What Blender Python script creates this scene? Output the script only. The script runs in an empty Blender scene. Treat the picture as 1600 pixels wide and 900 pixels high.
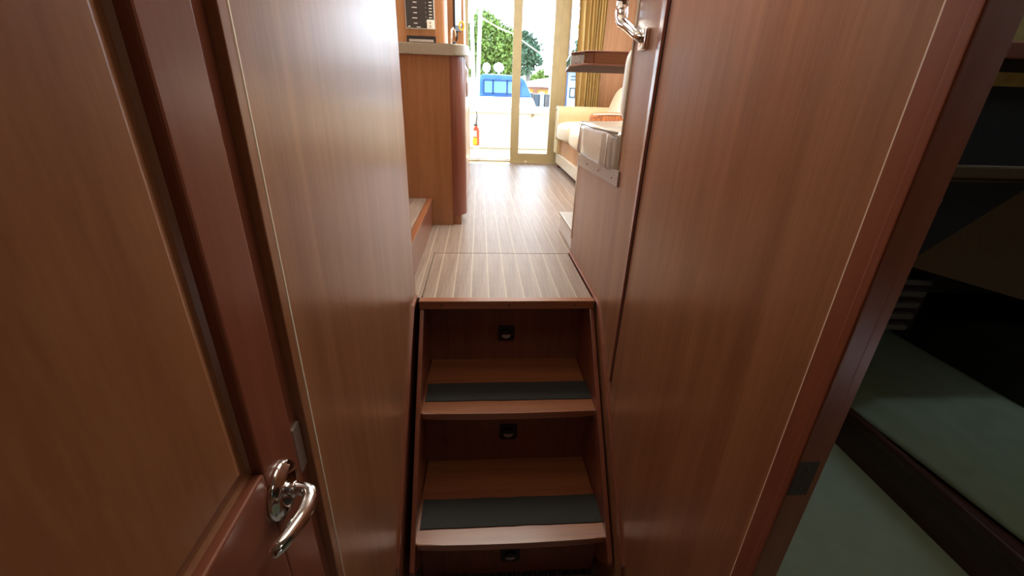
import bpy, bmesh, math, random
from mathutils import Vector, Matrix, noise
random.seed(7)
PI = math.pi
Z0 = 1.57            # eye height over the lower corridor floor; all z below are relative to the eye
col = bpy.context.scene.collection
scn = bpy.context.scene

# ------------------------------------------------------------------ camera
FPX, PITCH, YAW, ROLL = 673.4, 0.42332, 0.08082, 0.03281
cp, sp, cy, sy = math.cos(PITCH), math.sin(PITCH), math.cos(YAW), math.sin(YAW)
fw = Vector((sy*cp, cy*cp, -sp)); rt = Vector((cy, -sy, 0)); up = rt.cross(fw)
c_, s_ = math.cos(ROLL), math.sin(ROLL)
cr = c_*rt + s_*up; cu = -s_*rt + c_*up
cam = bpy.data.cameras.new('camera'); cam.sensor_width = 36; cam.lens = FPX/1600*36
cam.clip_start = 0.02; cam.clip_end = 500
co = bpy.data.objects.new('camera', cam); col.objects.link(co)
m = Matrix((cr, cu, -fw)).transposed().to_4x4(); m.translation = (0, 0, Z0)
co.matrix_world = m
scn.camera = co

# ------------------------------------------------------------------ world, sun, added fill lights, exposure
scn.view_settings.view_transform = 'Standard'; scn.view_settings.look = 'None'
scn.view_settings.gamma = 1; scn.view_settings.use_curve_mapping = False
scn.view_settings.exposure = 0.5
w = bpy.data.worlds.new('sky'); scn.world = w; w.use_nodes = True
nt = w.node_tree; bg = nt.nodes['Background']
tc = nt.nodes.new('ShaderNodeTexCoord'); sx = nt.nodes.new('ShaderNodeSeparateXYZ'); rp = nt.nodes.new('ShaderNodeValToRGB')
nt.links.new(tc.outputs['Generated'], sx.inputs[0]); nt.links.new(sx.outputs['Z'], rp.inputs[0]); nt.links.new(rp.outputs[0], bg.inputs[0])
rp.color_ramp.elements[0].position = 0.0; rp.color_ramp.elements[0].color = (0.76, 0.88, 1.0, 1)
rp.color_ramp.elements[1].position = 0.6; rp.color_ramp.elements[1].color = (0.55, 0.75, 1.0, 1)
bg.inputs[1].default_value = 6.5
sl = bpy.data.lights.new('sun', 'SUN'); sl.energy = 11; sl.angle = 0.01; sl.color = (1, 0.95, 0.85)
so = bpy.data.objects.new('sun', sl); col.objects.link(so)
so.rotation_euler = Vector((-0.06, -0.78, -0.62)).to_track_quat('-Z', 'Y').to_euler()
def area(name, loc, sx_, sy_, e, colr, d=(0, 0, -1)):
    l = bpy.data.lights.new(name, 'AREA'); l.shape = 'RECTANGLE'; l.size = sx_; l.size_y = sy_; l.energy = e; l.color = colr
    o = bpy.data.objects.new(name, l); col.objects.link(o); o.location = (loc[0], loc[1], loc[2]+Z0)
    o.rotation_euler = Vector(d).to_track_quat('-Z', 'Y').to_euler(); return o
area('salon_fill_light', (0.3, 2.9, 1.24), 1.6, 1.8, 60, (1, 0.93, 0.82))  # added fill that brightens the saloon; no ceiling fixture there
area('corridor_fill_light', (0.08, 0.72, 0.47), 0.45, 0.45, 1.45, (1, 0.84, 0.66))  # added fill over the steps for the nearby panels; no hatch there
area('cabin_fill_light', (1.05, -0.1, 0.42), 0.2, 0.2, 1.5, (1, 0.93, 0.75))  # added fill for the side cabin; stands for no known lamp

# ------------------------------------------------------------------ materials
def newmat(name):
    mt = bpy.data.materials.new(name); mt.use_nodes = True
    return mt, mt.node_tree, mt.node_tree.nodes['Principled BSDF']
def nd(t, k, **kw):
    n = t.nodes.new(k)
    for a, b in kw.items(): setattr(n, a, b)
    return n
def ramp(t, fac, stops):
    r = nd(t, 'ShaderNodeValToRGB'); e = r.color_ramp.elements
    e[0].position = stops[0][0]; e[0].color = (*stops[0][1], 1); e[1].position = stops[-1][0]; e[1].color = (*stops[-1][1], 1)
    for p, c in stops[1:-1]:
        x = e.new(p); x.color = (*c, 1)
    t.links.new(fac, r.inputs[0]); return r.outputs[0]
def wood(name, dark, light, axis=2, freq=1.0, rough=0.3, coat=0.25, bump=0.02, long=0.05):
    mt, t, b = newmat(name)
    co_ = nd(t, 'ShaderNodeTexCoord'); mp = nd(t, 'ShaderNodeMapping')
    s = [1, 1, 1]; s[axis] = long
    mp.inputs['Scale'].default_value = s
    t.links.new(co_.outputs['Object'], mp.inputs[0])
    n1 = nd(t, 'ShaderNodeTexNoise'); n1.inputs['Scale'].default_value = 26*freq; n1.inputs['Detail'].default_value = 5; n1.inputs['Distortion'].default_value = 0.6
    n2 = nd(t, 'ShaderNodeTexNoise'); n2.inputs['Scale'].default_value = 260*freq; n2.inputs['Detail'].default_value = 3
    t.links.new(mp.outputs[0], n1.inputs[0]); t.links.new(mp.outputs[0], n2.inputs[0])
    mx = nd(t, 'ShaderNodeMath', operation='MULTIPLY_ADD'); mx.inputs[1].default_value = 0.35
    t.links.new(n2.outputs[0], mx.inputs[0])
    m2 = nd(t, 'ShaderNodeMath', operation='MULTIPLY'); m2.inputs[1].default_value = 0.65
    t.links.new(n1.outputs[0], m2.inputs[0]); t.links.new(m2.outputs[0], mx.inputs[2])
    mid = tuple((a+b_)/2 for a, b_ in zip(dark, light))
    t.links.new(ramp(t, mx.outputs[0], [(0.32, dark), (0.5, mid), (0.68, light)]), b.inputs['Base Color'])
    b.inputs['Roughness'].default_value = rough; b.inputs['Coat Weight'].default_value = coat; b.inputs['Coat Roughness'].default_value = rough*0.6
    if bump:
        bp = nd(t, 'ShaderNodeBump'); bp.inputs['Strength'].default_value = bump; bp.inputs['Distance'].default_value = 0.01
        t.links.new(mx.outputs[0], bp.inputs['Height']); t.links.new(bp.outputs[0], b.inputs['Normal'])
    return mt
def plain(name, c, rough=0.5, metal=0, noise_amt=0.0, nscale=60, bump=0.0, emit=0, coat=0, aniso=None):
    mt, t, b = newmat(name)
    b.inputs['Base Color'].default_value = (*c, 1); b.inputs['Roughness'].default_value = rough; b.inputs['Metallic'].default_value = metal
    b.inputs['Coat Weight'].default_value = coat
    if emit:
        b.inputs['Emission Color'].default_value = (*c, 1); b.inputs['Emission Strength'].default_value = emit
    if noise_amt or bump:
        co_ = nd(t, 'ShaderNodeTexCoord'); n1 = nd(t, 'ShaderNodeTexNoise'); n1.inputs['Scale'].default_value = nscale; n1.inputs['Detail'].default_value = 4
        if aniso:
            mp = nd(t, 'ShaderNodeMapping'); mp.inputs['Scale'].default_value = aniso
            t.links.new(co_.outputs['Object'], mp.inputs[0]); t.links.new(mp.outputs[0], n1.inputs[0])
        else: t.links.new(co_.outputs['Object'], n1.inputs[0])
        if noise_amt:
            lo = tuple(max(0, x*(1-noise_amt)) for x in c); hi = tuple(min(1, x*(1+noise_amt)) for x in c)
            t.links.new(ramp(t, n1.outputs[0], [(0.3, lo), (0.7, hi)]), b.inputs['Base Color'])
        if bump:
            bp = nd(t, 'ShaderNodeBump'); bp.inputs['Strength'].default_value = bump; bp.inputs['Distance'].default_value = 0.005
            t.links.new(n1.outputs[0], bp.inputs['Height']); t.links.new(bp.outputs[0], b.inputs['Normal'])
    return mt
M = {}
M['cherry'] = wood('cherry_veneer', (0.235, 0.094, 0.042), (0.36, 0.165, 0.080), 2, 1, 0.38, 0.55)
M['cherry'].node_tree.nodes['Principled BSDF'].inputs['Specular IOR Level'].default_value = 0.55
M['cherry_y'] = wood('cherry_veneer_lengthwise', (0.20, 0.068, 0.028), (0.31, 0.12, 0.052), 1, 1, 0.3, 0.25)
M['cherry_x'] = wood('cherry_solid_crosswise', (0.20, 0.066, 0.028), (0.33, 0.125, 0.052), 0, 1, 0.33, 0.2)
M['solid'] = wood('cherry_solid_red', (0.19, 0.058, 0.032), (0.26, 0.085, 0.048), 2, 0.8, 0.3, 0.3)
M['solid_y'] = wood('cherry_solid_red_lengthwise', (0.19, 0.06, 0.034), (0.27, 0.09, 0.052), 1, 0.8, 0.28, 0.4)
M['door'] = wood('cherry_door_panel', (0.24, 0.090, 0.038), (0.34, 0.148, 0.066), 2, 0.55, 0.33, 0.3, 0.05, 0.12)
M['dash'] = wood('cherry_cabinet', (0.30, 0.125, 0.05), (0.43, 0.205, 0.09), 2, 1.2, 0.35, 0.2)
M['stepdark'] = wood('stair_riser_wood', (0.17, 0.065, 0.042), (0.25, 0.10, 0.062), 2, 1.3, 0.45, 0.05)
M['plank'] = wood('teak_plank', (0.17, 0.115, 0.085), (0.33, 0.245, 0.19), 1, 2.6, 0.41, 0.0, 0.0, 0.05)
M['railwood'] = wood('brown_handrail', (0.13, 0.05, 0.04), (0.2, 0.08, 0.06), 2, 1, 0.15, 0.8, 0)
M['gloss'] = wood('lacquered_table_wood', (0.10, 0.03, 0.014), (0.19, 0.062, 0.026), 0, 0.8, 0.06, 1.0, 0.0)
M['underwood'] = wood('unlacquered_table_underside', (0.07, 0.022, 0.014), (0.10, 0.035, 0.022), 0, 1, 0.85, 0.0)
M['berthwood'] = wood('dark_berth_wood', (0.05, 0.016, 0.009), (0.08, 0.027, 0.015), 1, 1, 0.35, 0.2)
M['holly'] = plain('holly_strip', (0.42, 0.34, 0.25), 0.4)
M['grip'] = plain('grip_pad', (0.035, 0.038, 0.036), 0.9, 0, 0.35, 320, 0.6)
M['black'] = plain('black_plastic', (0.012, 0.012, 0.014), 0.35)
M['gap'] = plain('dark_recess', (0.012, 0.006, 0.005), 0.8)
M['lens'] = plain('frosted_lens', (0.45, 0.45, 0.45), 0.3)
M['chrome'] = plain('polished_chrome', (0.82, 0.82, 0.82), 0.08, 1)
M['steel'] = plain('brushed_steel', (0.42, 0.36, 0.30), 0.35, 1)
M['alu'] = plain('grey_aluminium', (0.50, 0.46, 0.42), 0.4, 0.7, 0.1, 200)
M['stone'] = plain('speckled_worktop', (0.40, 0.36, 0.27), 0.3, 0, 0.35, 380, 0, 0, 0.2)
M['beige_frame'] = plain('beige_door_frame', (0.40, 0.31, 0.155), 0.5, 0, 0.08, 8)
M['curtain'] = plain('gold_curtain', (0.46, 0.30, 0.10), 0.85, 0, 0.12, 40, 0.1, 0, 0, (1, 1, 0.1))
M['leather'] = plain('cream_leather', (0.74, 0.66, 0.50), 0.36, 0, 0.06, 12, 0.15)
M['leather2'] = plain('taupe_leather', (0.50, 0.43, 0.34), 0.28, 0, 0.08, 10, 0.25, 0, 0.3)
M['tan'] = plain('tan_upholstery', (0.60, 0.48, 0.26), 0.7, 0, 0.05, 20)
M['tweed'] = plain('orange_tweed', (0.58, 0.34, 0.17), 0.9, 0, 0.35, 160, 0.3)
M['woven'] = plain('rust_woven_fabric', (0.42, 0.15, 0.06), 0.9, 0, 0.6, 90, 0.5)
M['piping'] = plain('pale_piping', (0.75, 0.68, 0.55), 0.5)
M['white'] = plain('white_gelcoat', (0.85, 0.85, 0.83), 0.3)
M['cream'] = plain('cream_gelcoat', (0.80, 0.70, 0.48), 0.45)
M['headliner'] = plain('cream_headliner', (0.74, 0.68, 0.56), 0.8)
M['carpet'] = plain('speckled_grey_carpet', (0.34, 0.33, 0.31), 0.95, 0, 0.6, 260, 0.7)
M['sheet'] = plain('sage_green_sheet', (0.22, 0.265, 0.165), 0.85, 0, 0.07, 14, 0.25)
M['cabfloor'] = plain('pale_green_liner', (0.37, 0.44, 0.31), 0.8, 0, 0.05, 14, 0.05)
M['mustard'] = plain('mustard_liner', (0.30, 0.20, 0.045), 0.8, 0, 0.12, 60, 0.1)
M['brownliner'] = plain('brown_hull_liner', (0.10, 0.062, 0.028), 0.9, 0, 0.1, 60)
M['darkcloth_shade'] = plain('black_cloth_and_shade', (0.014, 0.014, 0.012), 0.9, 0, 0.2, 90)
M['darkgrey'] = plain('dark_grey_slat', (0.05, 0.045, 0.042), 0.6)
M['slatgrey'] = plain('grey_brown_slat', (0.085, 0.075, 0.07), 0.6)
M['panel_print'] = plain('breaker_panel_face', (0.035, 0.03, 0.028), 0.4)
M['print'] = plain('silver_marking', (0.55, 0.52, 0.48), 0.5)
M['outlet'] = plain('ivory_outlet', (0.78, 0.70, 0.58), 0.4)
M['screen'] = plain('pale_blue_screen', (0.45, 0.6, 0.78), 0.1)
M['yellow'] = plain('yellow_plastic', (0.85, 0.42, 0.02), 0.35)
M['red'] = plain('red_paint', (0.75, 0.06, 0.02), 0.35)
M['bluecanvas'] = plain('blue_canvas', (0.03, 0.10, 0.26), 0.7, 0, 0.25, 3)
M['bluedark'] = plain('navy_piping', (0.012, 0.035, 0.11), 0.7)
M['clearvinyl'] = plain('pale_blue_vinyl', (0.10, 0.22, 0.36), 0.2)
M['yellowwall'] = plain('yellow_wall', (0.42, 0.24, 0.05), 0.8)
M['houseblue'] = plain('pale_house_siding', (0.36, 0.40, 0.40), 0.7)
M['greypaint'] = plain('grey_paint', (0.05, 0.06, 0.07), 0.6)
M['bark'] = plain('bark', (0.12, 0.10, 0.09), 0.9, 0, 0.3, 10)
M['leafa'] = plain('yellow_green_leaf', (0.11, 0.17, 0.02), 0.6, 0, 0.5, 1.3)  # the foliage's own yellow-green, varied by noise
M['leafb'] = plain('cool_leaf', (0.04, 0.085, 0.04), 0.6, 0, 0.5, 1.3)
M['ground'] = plain('gravel_ground', (0.45, 0.43, 0.38), 0.9, 0, 0.15, 3)
M['water'] = plain('harbour_water', (0.10, 0.16, 0.18), 0.08, 0, 0.2, 2, 0.2)
M['concrete'] = plain('dock_boards', (0.5, 0.48, 0.42), 0.8, 0, 0.15, 6)
mt, t, b = newmat('window_glass'); out = t.nodes['Material Output']
tr = nd(t, 'ShaderNodeBsdfTransparent'); gl = nd(t, 'ShaderNodeBsdfGlossy'); gl.inputs['Roughness'].default_value = 0.02
ms = nd(t, 'ShaderNodeMixShader'); fr = nd(t, 'ShaderNodeFresnel'); fr.inputs[0].default_value = 1.3
t.links.new(fr.outputs[0], ms.inputs[0]); t.links.new(tr.outputs[0], ms.inputs[1]); t.links.new(gl.outputs[0], ms.inputs[2]); t.links.new(ms.outputs[0], out.inputs[0])
M['glass'] = mt

# ------------------------------------------------------------------ helpers
class MB:
    def __init__(s): s.bm = bmesh.new()
    def _bev(s, geo, bev, seg=2):
        vs = geo; es = set()
        for v in vs: es.update(v.link_edges)
        bmesh.ops.bevel(s.bm, geom=list(es), offset=bev, segments=seg, affect='EDGES', profile=0.6)
    def box(s, x0, x1, y0, y1, z0, z1, bev=0, seg=2):
        r = bmesh.ops.create_cube(s.bm, size=1)['verts']
        for v in r: v.co = Vector(((x0+x1)/2+v.co.x*(x1-x0), (y0+y1)/2+v.co.y*(y1-y0), (z0+z1)/2+v.co.z*(z1-z0)))
        if bev: s._bev(r, bev, seg)
        return s
    def prism(s, pts, axis, a, b, bev=0, seg=2):
        # polygon pts in the two other axes, extruded along axis from a to b
        def mk(p, q):
            if axis == 0: return Vector((q, p[0], p[1]))
            if axis == 1: return Vector((p[0], q, p[1]))
            return Vector((p[0], p[1], q))
        A = [s.bm.verts.new(mk(p, a)) for p in pts]; Bv = [s.bm.verts.new(mk(p, b)) for p in pts]
        s.bm.faces.new(A); s.bm.faces.new(Bv[::-1]); n = len(pts)
        for i in range(n): s.bm.faces.new((A[i], Bv[i], Bv[(i+1) % n], A[(i+1) % n]))
        if bev: s._bev(A+Bv, bev, seg)
        return s
    def tube(s, pts, r, seg=10, cap=True, flat=1.0):
        pts = [Vector(p) for p in pts]; n = len(pts); rs = r if isinstance(r, (list, tuple)) else [r]*n
        rings = []; prev = None
        for i, p in enumerate(pts):
            d = (pts[min(i+1, n-1)]-pts[max(i-1, 0)]).normalized()
            if prev is None:
                a = Vector((0, 0, 1)) if abs(d.z) < 0.9 else Vector((1, 0, 0)); u = d.cross(a).normalized()
            else: u = (prev-d*prev.dot(d)).normalized()
            prev = u; v = d.cross(u)
            rings.append([s.bm.verts.new(p+(u*math.cos(2*PI*k/seg)+v*math.sin(2*PI*k/seg)*flat)*rs[i]) for k in range(seg)])
        for a, b in zip(rings, rings[1:]):
            for k in range(seg): s.bm.faces.new((a[k], a[(k+1) % seg], b[(k+1) % seg], b[k]))
        if cap: s.bm.faces.new(rings[0][::-1]); s.bm.faces.new(rings[-1])
        return s
    def lathe(s, c, prof, axis=2, seg=20):
        # prof: list of (radius, height along axis)
        c = Vector(c); rings = []
        ax = [Vector((1, 0, 0)), Vector((0, 1, 0)), Vector((0, 0, 1))]; d = ax[axis]; u = ax[(axis+1) % 3]; v = ax[(axis+2) % 3]
        for r, h in prof:
            rings.append([s.bm.verts.new(c+d*h+(u*math.cos(2*PI*k/seg)+v*math.sin(2*PI*k/seg))*max(r, 1e-5)) for k in range(seg)])
        for a, b in zip(rings, rings[1:]):
            for k in range(seg): s.bm.faces.new((a[k], a[(k+1) % seg], b[(k+1) % seg], b[k]))
        s.bm.faces.new(rings[0][::-1]); s.bm.faces.new(rings[-1]); return s
    def pillow(s, x0, x1, y0, y1, z0, z1, e=5.0, wr=0.0, nu=36, nv=20, freq=9, shear=None):
        cx, cy2, cz = (x0+x1)/2, (y0+y1)/2, (z0+z1)/2; rings = []
        f = lambda w_: math.copysign(abs(w_)**(2/e), w_)
        for j in range(nv+1):
            ph = -PI/2+PI*j/nv; row = []
            for i in range(nu):
                th = 2*PI*i/nu
                x = f(math.cos(ph))*f(math.cos(th)); y = f(math.cos(ph))*f(math.sin(th)); z = f(math.sin(ph))
                p = Vector((cx+x*(x1-x0)/2, cy2+y*(y1-y0)/2, cz+z*(z1-z0)/2))
                if wr: p += Vector((x, y, z))*wr*noise.noise(Vector((p.x*freq, p.y*freq, p.z*freq*0.5)))
                if shear: p += Vector(shear)*(z*0.5+0.5)
                row.append(s.bm.verts.new(p))
            rings.append(row)
        for a, b in zip(rings, rings[1:]):
            for k in range(nu): s.bm.faces.new((a[k], a[(k+1) % nu], b[(k+1) % nu], b[k]))
        bmesh.ops.remove_doubles(s.bm, verts=rings[0]+rings[-1], dist=1e-4)
        return s
    def obj(s, name, mat, parent=None, smooth=False, loc=None):
        bmesh.ops.recalc_face_normals(s.bm, faces=s.bm.faces)
        me = bpy.data.meshes.new(name)
        vs = [v.co for v in s.bm.verts]
        for v in vs: v.z += Z0
        if parent is not None: L = Vector(parent['_w'])
        elif loc is not None: L = Vector((loc[0], loc[1], loc[2]+Z0))
        else:
            L = Vector(((min(v.x for v in vs)+max(v.x for v in vs))/2, (min(v.y for v in vs)+max(v.y for v in vs))/2, min(v.z for v in vs)))
        # every mesh keeps its own origin at the middle of its foot
        C = Vector(((min(v.x for v in vs)+max(v.x for v in vs))/2, (min(v.y for v in vs)+max(v.y for v in vs))/2, min(v.z for v in vs)))
        if parent is None: C = L
        for v in vs: v -= C
        s.bm.to_mesh(me); s.bm.free()
        me.materials.append(M[mat] if isinstance(mat, str) else mat)
        if smooth:
            for p in me.polygons: p.use_smooth = True
        o = bpy.data.objects.new(name, me); col.objects.link(o)
        if parent is not None:
            o.parent = parent; o.location = C-L; o['_w'] = C
        else: o.location = L; o['_w'] = L
        if smooth == 'auto':
            pass
        return o
def wpos(o): return Vector(o['_w'])
def thing(name, label, cat, loc, group=None):
    o = bpy.data.objects.new(name, None); o.empty_display_size = 0.05; col.objects.link(o)
    L = Vector((loc[0], loc[1], loc[2]+Z0)); o.location = L; o['_w'] = L
    o['label'] = label; o['category'] = cat
    if group: o['group'] = group
    return o
def tag(o, label, cat, group=None):
    o['label'] = label; o['category'] = cat
    if group: o['group'] = group
    return o
def struct(o, label=None):
    o['kind'] = 'structure'
    if label: o['label'] = label
    return o
def lab(o, l): o['label'] = l; return o
def at(u, v, Y):           # the point at depth Y seen at photo pixel u, v
    d = cr*((u-800)/FPX)+cu*(-(v-450)/FPX)+fw
    return d*(Y/d.y)
def arc(c, r, a0, a1, n):  # 2-D arc
    return [(c[0]+r*math.cos(a0+(a1-a0)*i/n), c[1]+r*math.sin(a0+(a1-a0)*i/n)) for i in range(n+1)]

XL, XR, ZS, ZF = -0.235, 0.425, -0.68, -1.57       # corridor walls, saloon floor, corridor floor

# ================================================================== SETTING
# ---- lower corridor floor and carpet
fl = struct(MB().box(-1.75, 2.4, -1.0, 1.9, ZF-0.03, ZF).obj('floor', 'carpet'), 'corridor floor at the foot of the steps')
rug = MB(); rug.box(-0.165, 0.398, 0.25, 0.965, ZF, ZF+0.008, 0.003)
rug = rug.obj('carpet_runner', 'carpet'); tag(rug, 'speckled grey carpet runner at the foot of the steps', 'carpet')
fr_ = MB()
for i in range(46):
    x = -0.16+0.552*i/45+random.uniform(-.003, .003)
    fr_.box(x-0.003, x+0.003, 0.965, 0.985+random.uniform(-.006, .004), ZF+0.001, ZF+0.007)
f_o = fr_.obj('fringe', 'black', rug); f_o['kind'] = 'stuff'

struct(MB().box(-1.75, 1.6, 1.865, 1.897, ZF, ZS-0.03).obj('wall_aft', 'solid'), 'bulkhead behind the steps')
# ---- left wall: panel that ends above the saloon floor, lower wall beside the steps
wl = MB(); wl.prism([(0.488, ZF), (0.82, ZF), (0.82, -1.25), (1.345, -0.70), (1.44, -0.69), (1.44, 0.62), (0.488, 0.62)], 0, XL-0.028, XL)
wl = struct(wl.obj('wall_left', 'cherry'), 'glossy cherry wood wall panel left of the steps')
MB().tube([(XL-0.004, 1.44, 0.62), (XL-0.004, 1.44, -0.69)], 0.0045, 8).obj('edge_bead', 'solid', wl, True)
MB().tube([(XL+0.0012, 0.4895, 0.5), (XL+0.0012, 0.4895, ZF)], 0.0016, 6).obj('edge_bead', 'piping', wl, True)  # pale colour paints the highlight line along the panel edge
MB().box(XL-0.03, XL-0.003, 0.488, 1.86, ZF, ZS-0.02).obj('stair_side_panel', 'solid_y', wl)
def sidetrim(side, name, label):
    x0 = XL-0.002 if side < 0 else XR+0.002
    s = 1 if side < 0 else -1
    pts = [(1.90, ZS+0.003), (1.362, ZS+0.003), (1.345, ZS-0.006), (0.80, -1.262), (0.79, -1.30), (0.79, ZF)]
    b = MB(); wd = 0.014
    # ribbon with a rounded face, swept along the path in the wall plane
    n = len(pts); rings = []
    for i, (y, z) in enumerate(pts):
        a = Vector((0, *pts[max(i-1, 0)])); c = Vector((0, *pts[min(i+1, n-1)])); d = (c-a).normalized(); nrm = Vector((0, -d.z, d.y))
        if nrm.z > 0 or (abs(nrm.z) < .1 and nrm.y > 0): nrm = -nrm
        # section: across the moulding (nrm) and out of the wall (x)
        sec = [(0, -0.004), (0, 0.007), (wd*0.2, 0.010), (wd*0.75, 0.010), (wd, 0.006), (wd, -0.004)]
        rings.append([b.bm.verts.new(Vector((x0+s*o_, y, z))-nrm*(w_-wd/2)) for w_, o_ in sec])
    for p, q in zip(rings, rings[1:]):
        for k in range(6): b.bm.faces.new((p[k], p[(k+1) % 6], q[(k+1) % 6], q[k]))
    b.bm.faces.new(rings[0]); b.bm.faces.new(rings[-1][::-1])
    return struct(b.obj(name, 'solid_y'), label)
b = MB(); b.prism([(1.44, ZS-0.012), (1.44, ZS+0.002), (1.352, ZS+0.002), (0.79, -1.215), (0.79, -1.245), (1.345, ZS-0.014)], 0, XL-0.004, XL+0.008, 0.003)
struct(b.obj('trim_1', 'solid_y'), 'rounded cherry moulding sloping down left of the steps')
sidetrim(1, 'trim_2', 'rounded cherry moulding sloping down right of the steps')

# ---- door in the left wall
d1 = MB().box(XL-0.06, XL-0.030, -0.42, 0.4345, ZF+0.02, 0.50).obj('door_1', 'solid'); struct(d1, 'cherry cabin door with raised panel and lever handle')
def ydoor(b, y0, y1, z0, z1, x0, x1, bev=0.003): b.box(x0, x1, y0, y1, z0, z1, bev); return b
ydoor(MB(), 0.361, 0.4345, ZF+0.02, 0.50, XL-0.035, XL).obj('stile', 'solid', d1)
ydoor(MB(), -0.42, -0.345, ZF+0.02, 0.50, XL-0.035, XL).obj('stile', 'solid', d1)
ydoor(MB(), -0.345, 0.361, ZF+0.02, -1.42, XL-0.035, XL).obj('rail', 'solid_y', d1)
ydoor(MB(), -0.345, 0.361, -0.56, -0.384, XL-0.035, XL).obj('rail', 'solid_y', d1)
ydoor(MB(), -0.345, 0.361, 0.42, 0.50, XL-0.035, XL).obj('rail', 'solid_y', d1)
def raised(z0, z1):
    y0, y1 = -0.345, 0.361; b = MB()
    loops = []
    for ins, dx in ((0.0, -0.012), (0.004, -0.016), (0.010, -0.016), (0.034, -0.002), (0.037, -0.001)):
        loops.append([b.bm.verts.new((XL+dx, y, z)) for y, z in ((y0+ins, z0+ins), (y1-ins, z0+ins), (y1-ins, z1-ins), (y0+ins, z1-ins))])
    for p, q in zip(loops, loops[1:]):
        for k in range(4): b.bm.faces.new((p[k], p[(k+1) % 4], q[(k+1) % 4], q[k]))
    b.bm.faces.new(loops[-1]); return b.obj('raised_panel', 'door', d1)
raised(-0.384, 0.42); raised(-1.42, -0.56)
# latch on the door edge
MB().box(XL-0.018, XL-0.006, 0.447, 0.467, -0.478, -0.404, 0.001).obj('strike_plate', 'alu', d1)
# lever handle
h = MB(); h.lathe((XL, 0.383, -0.434), [(0.034, 0), (0.034, 0.003), (0.032, 0.006), (0.0295, 0.006), (0.028, 0.009), (0.016, 0.010)], 0, 40)
ros = h.obj('door_handle', 'chrome', d1, True)
pts = [(XL+0.006, .383, -.434), (XL+0.020, .383, -.434), (XL+0.028, .382, -.434), (XL+0.035, .378, -.4345), (XL+0.038, .370, -.435), (XL+0.0385, .358, -.435), (XL+0.0375, .346, -.4345), (XL+0.035, .334, -.434), (XL+0.032, .322, -.4335), (XL+0.028, .311, -.433), (XL+0.024, .303, -.433), (XL+0.022, .300, -.433)]
MB().tube(pts, [.0075, .0075, .008, .0085, .0088, .0088, .0088, .0085, .0082, .008, .0065, .003], 18, True).obj('lever', 'chrome', ros, True)
MB().tube([(XL+0.015, .383, -.434), (XL+0.0175, .383, -.434)], 0.0095, 20).obj('collar', 'chrome', ros, True)
# jamb and casing
jb = MB().box(XL-0.06, XL-0.028, 0.4355, 0.446, ZF, 0.50).box(XL-0.06, XL-0.010, 0.446, 0.4695, ZF, 0.50).obj('trim_3', 'solid'); struct(jb, 'door jamb rebate beside the lever handle')
cs = MB(); cs.box(XL-0.03, XL+0.002, 0.470, 0.4885, ZF, 0.50, 0.0015, 2); struct(cs.obj('trim_4', 'cherry'), 'narrow casing bead between door and wall panel')
struct(MB().box(XL-0.06, XL, -1.0, -0.425, ZF, 0.62).obj('wall_left', 'cherry'))
struct(MB().box(XL-0.06, XL, -0.425, 0.488, 0.50, 0.62).obj('wall_left', 'cherry'))
struct(MB().box(-0.3, 2.4, -1.03, -1.0, ZF, 0.62).obj('wall_forward', 'cherry'), 'wood bulkhead at the forward end')
struct(MB().box(-0.3, 2.4, -1.0, 1.1, 0.48, 0.52).obj('ceiling', 'headliner'), 'low cream ceiling over the corridor')

# ---- right wall
near = MB().prism([(0.437, ZF), (1.14, ZF), (1.12, 0.62), (0.437, 0.62)], 0, XR, XR+0.02).obj('wall_right', 'cherry')
struct(near, 'large cherry wood wall panel right of the steps')
far = MB().prism([(1.125, ZF), (1.904, ZF), (1.904, -0.228), (1.338, -0.228), (1.338, 0.62), (1.122, 0.62)], 0, XR-0.0005, XR+0.02)
far = struct(far.obj('wall_right', 'cherry'), 'narrow cherry panel between the batten and the dinette seat')
b = MB(); vs_ = [[b.bm.verts.new(p_) for p_ in ((XR+.002, y0, z), (XR-.007, y0+.001, z), (XR-.007, y0+.004, z), (XR-.001, y1, z), (XR+.002, y1, z))] for y0, y1, z in ((1.112, 1.170, .62), (1.117, 1.161, .20), (1.124, 1.150, -.40), (1.1285, 1.141, -.842))]
for p_, q_ in zip(vs_, vs_[1:]):
    for k in range(5): b.bm.faces.new((p_[k], p_[(k+1) % 5], q_[(k+1) % 5], q_[k]))
b.bm.faces.new(vs_[0]); b.bm.faces.new(vs_[-1][::-1])
struct(b.obj('trim_5', 'solid'), 'thin upright batten on the right wall panel')
MB().prism([(1.106, 0.62), (1.113, 0.62), (1.1285, -0.842), (1.1255, -0.842)], 0, XR-0.0012, XR+0.001).obj('groove', 'gap', near)
MB().tube([(XR-0.001, 1.338, 0.62), (XR-0.001, 1.338, -0.226)], 0.004, 8).obj('edge_bead', 'piping', far, True)
MB().tube([(XR+0.001, 1.904, -0.228), (XR+0.001, 1.904, -0.605)], 0.005, 8).obj('edge_bead', 'piping', far, True)
# aluminium kick strip along the seat edge
p = MB().prism([(1.314, -0.205), (1.905, -0.226), (1.905, -0.270), (1.314, -0.254)], 0, XR-0.0055, XR-0.0005, 0.001).obj('edge_strip', 'alu', far)
for y in (1.38, 1.55, 1.72, 1.87):
    MB().lathe((XR-0.0055, y, -0.234-(y-1.314)*0.022), [(0.0045, 0), (0.0035, -0.002), (0.001, -0.002)], 0, 10).obj('screw', 'steel', p, True)
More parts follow.
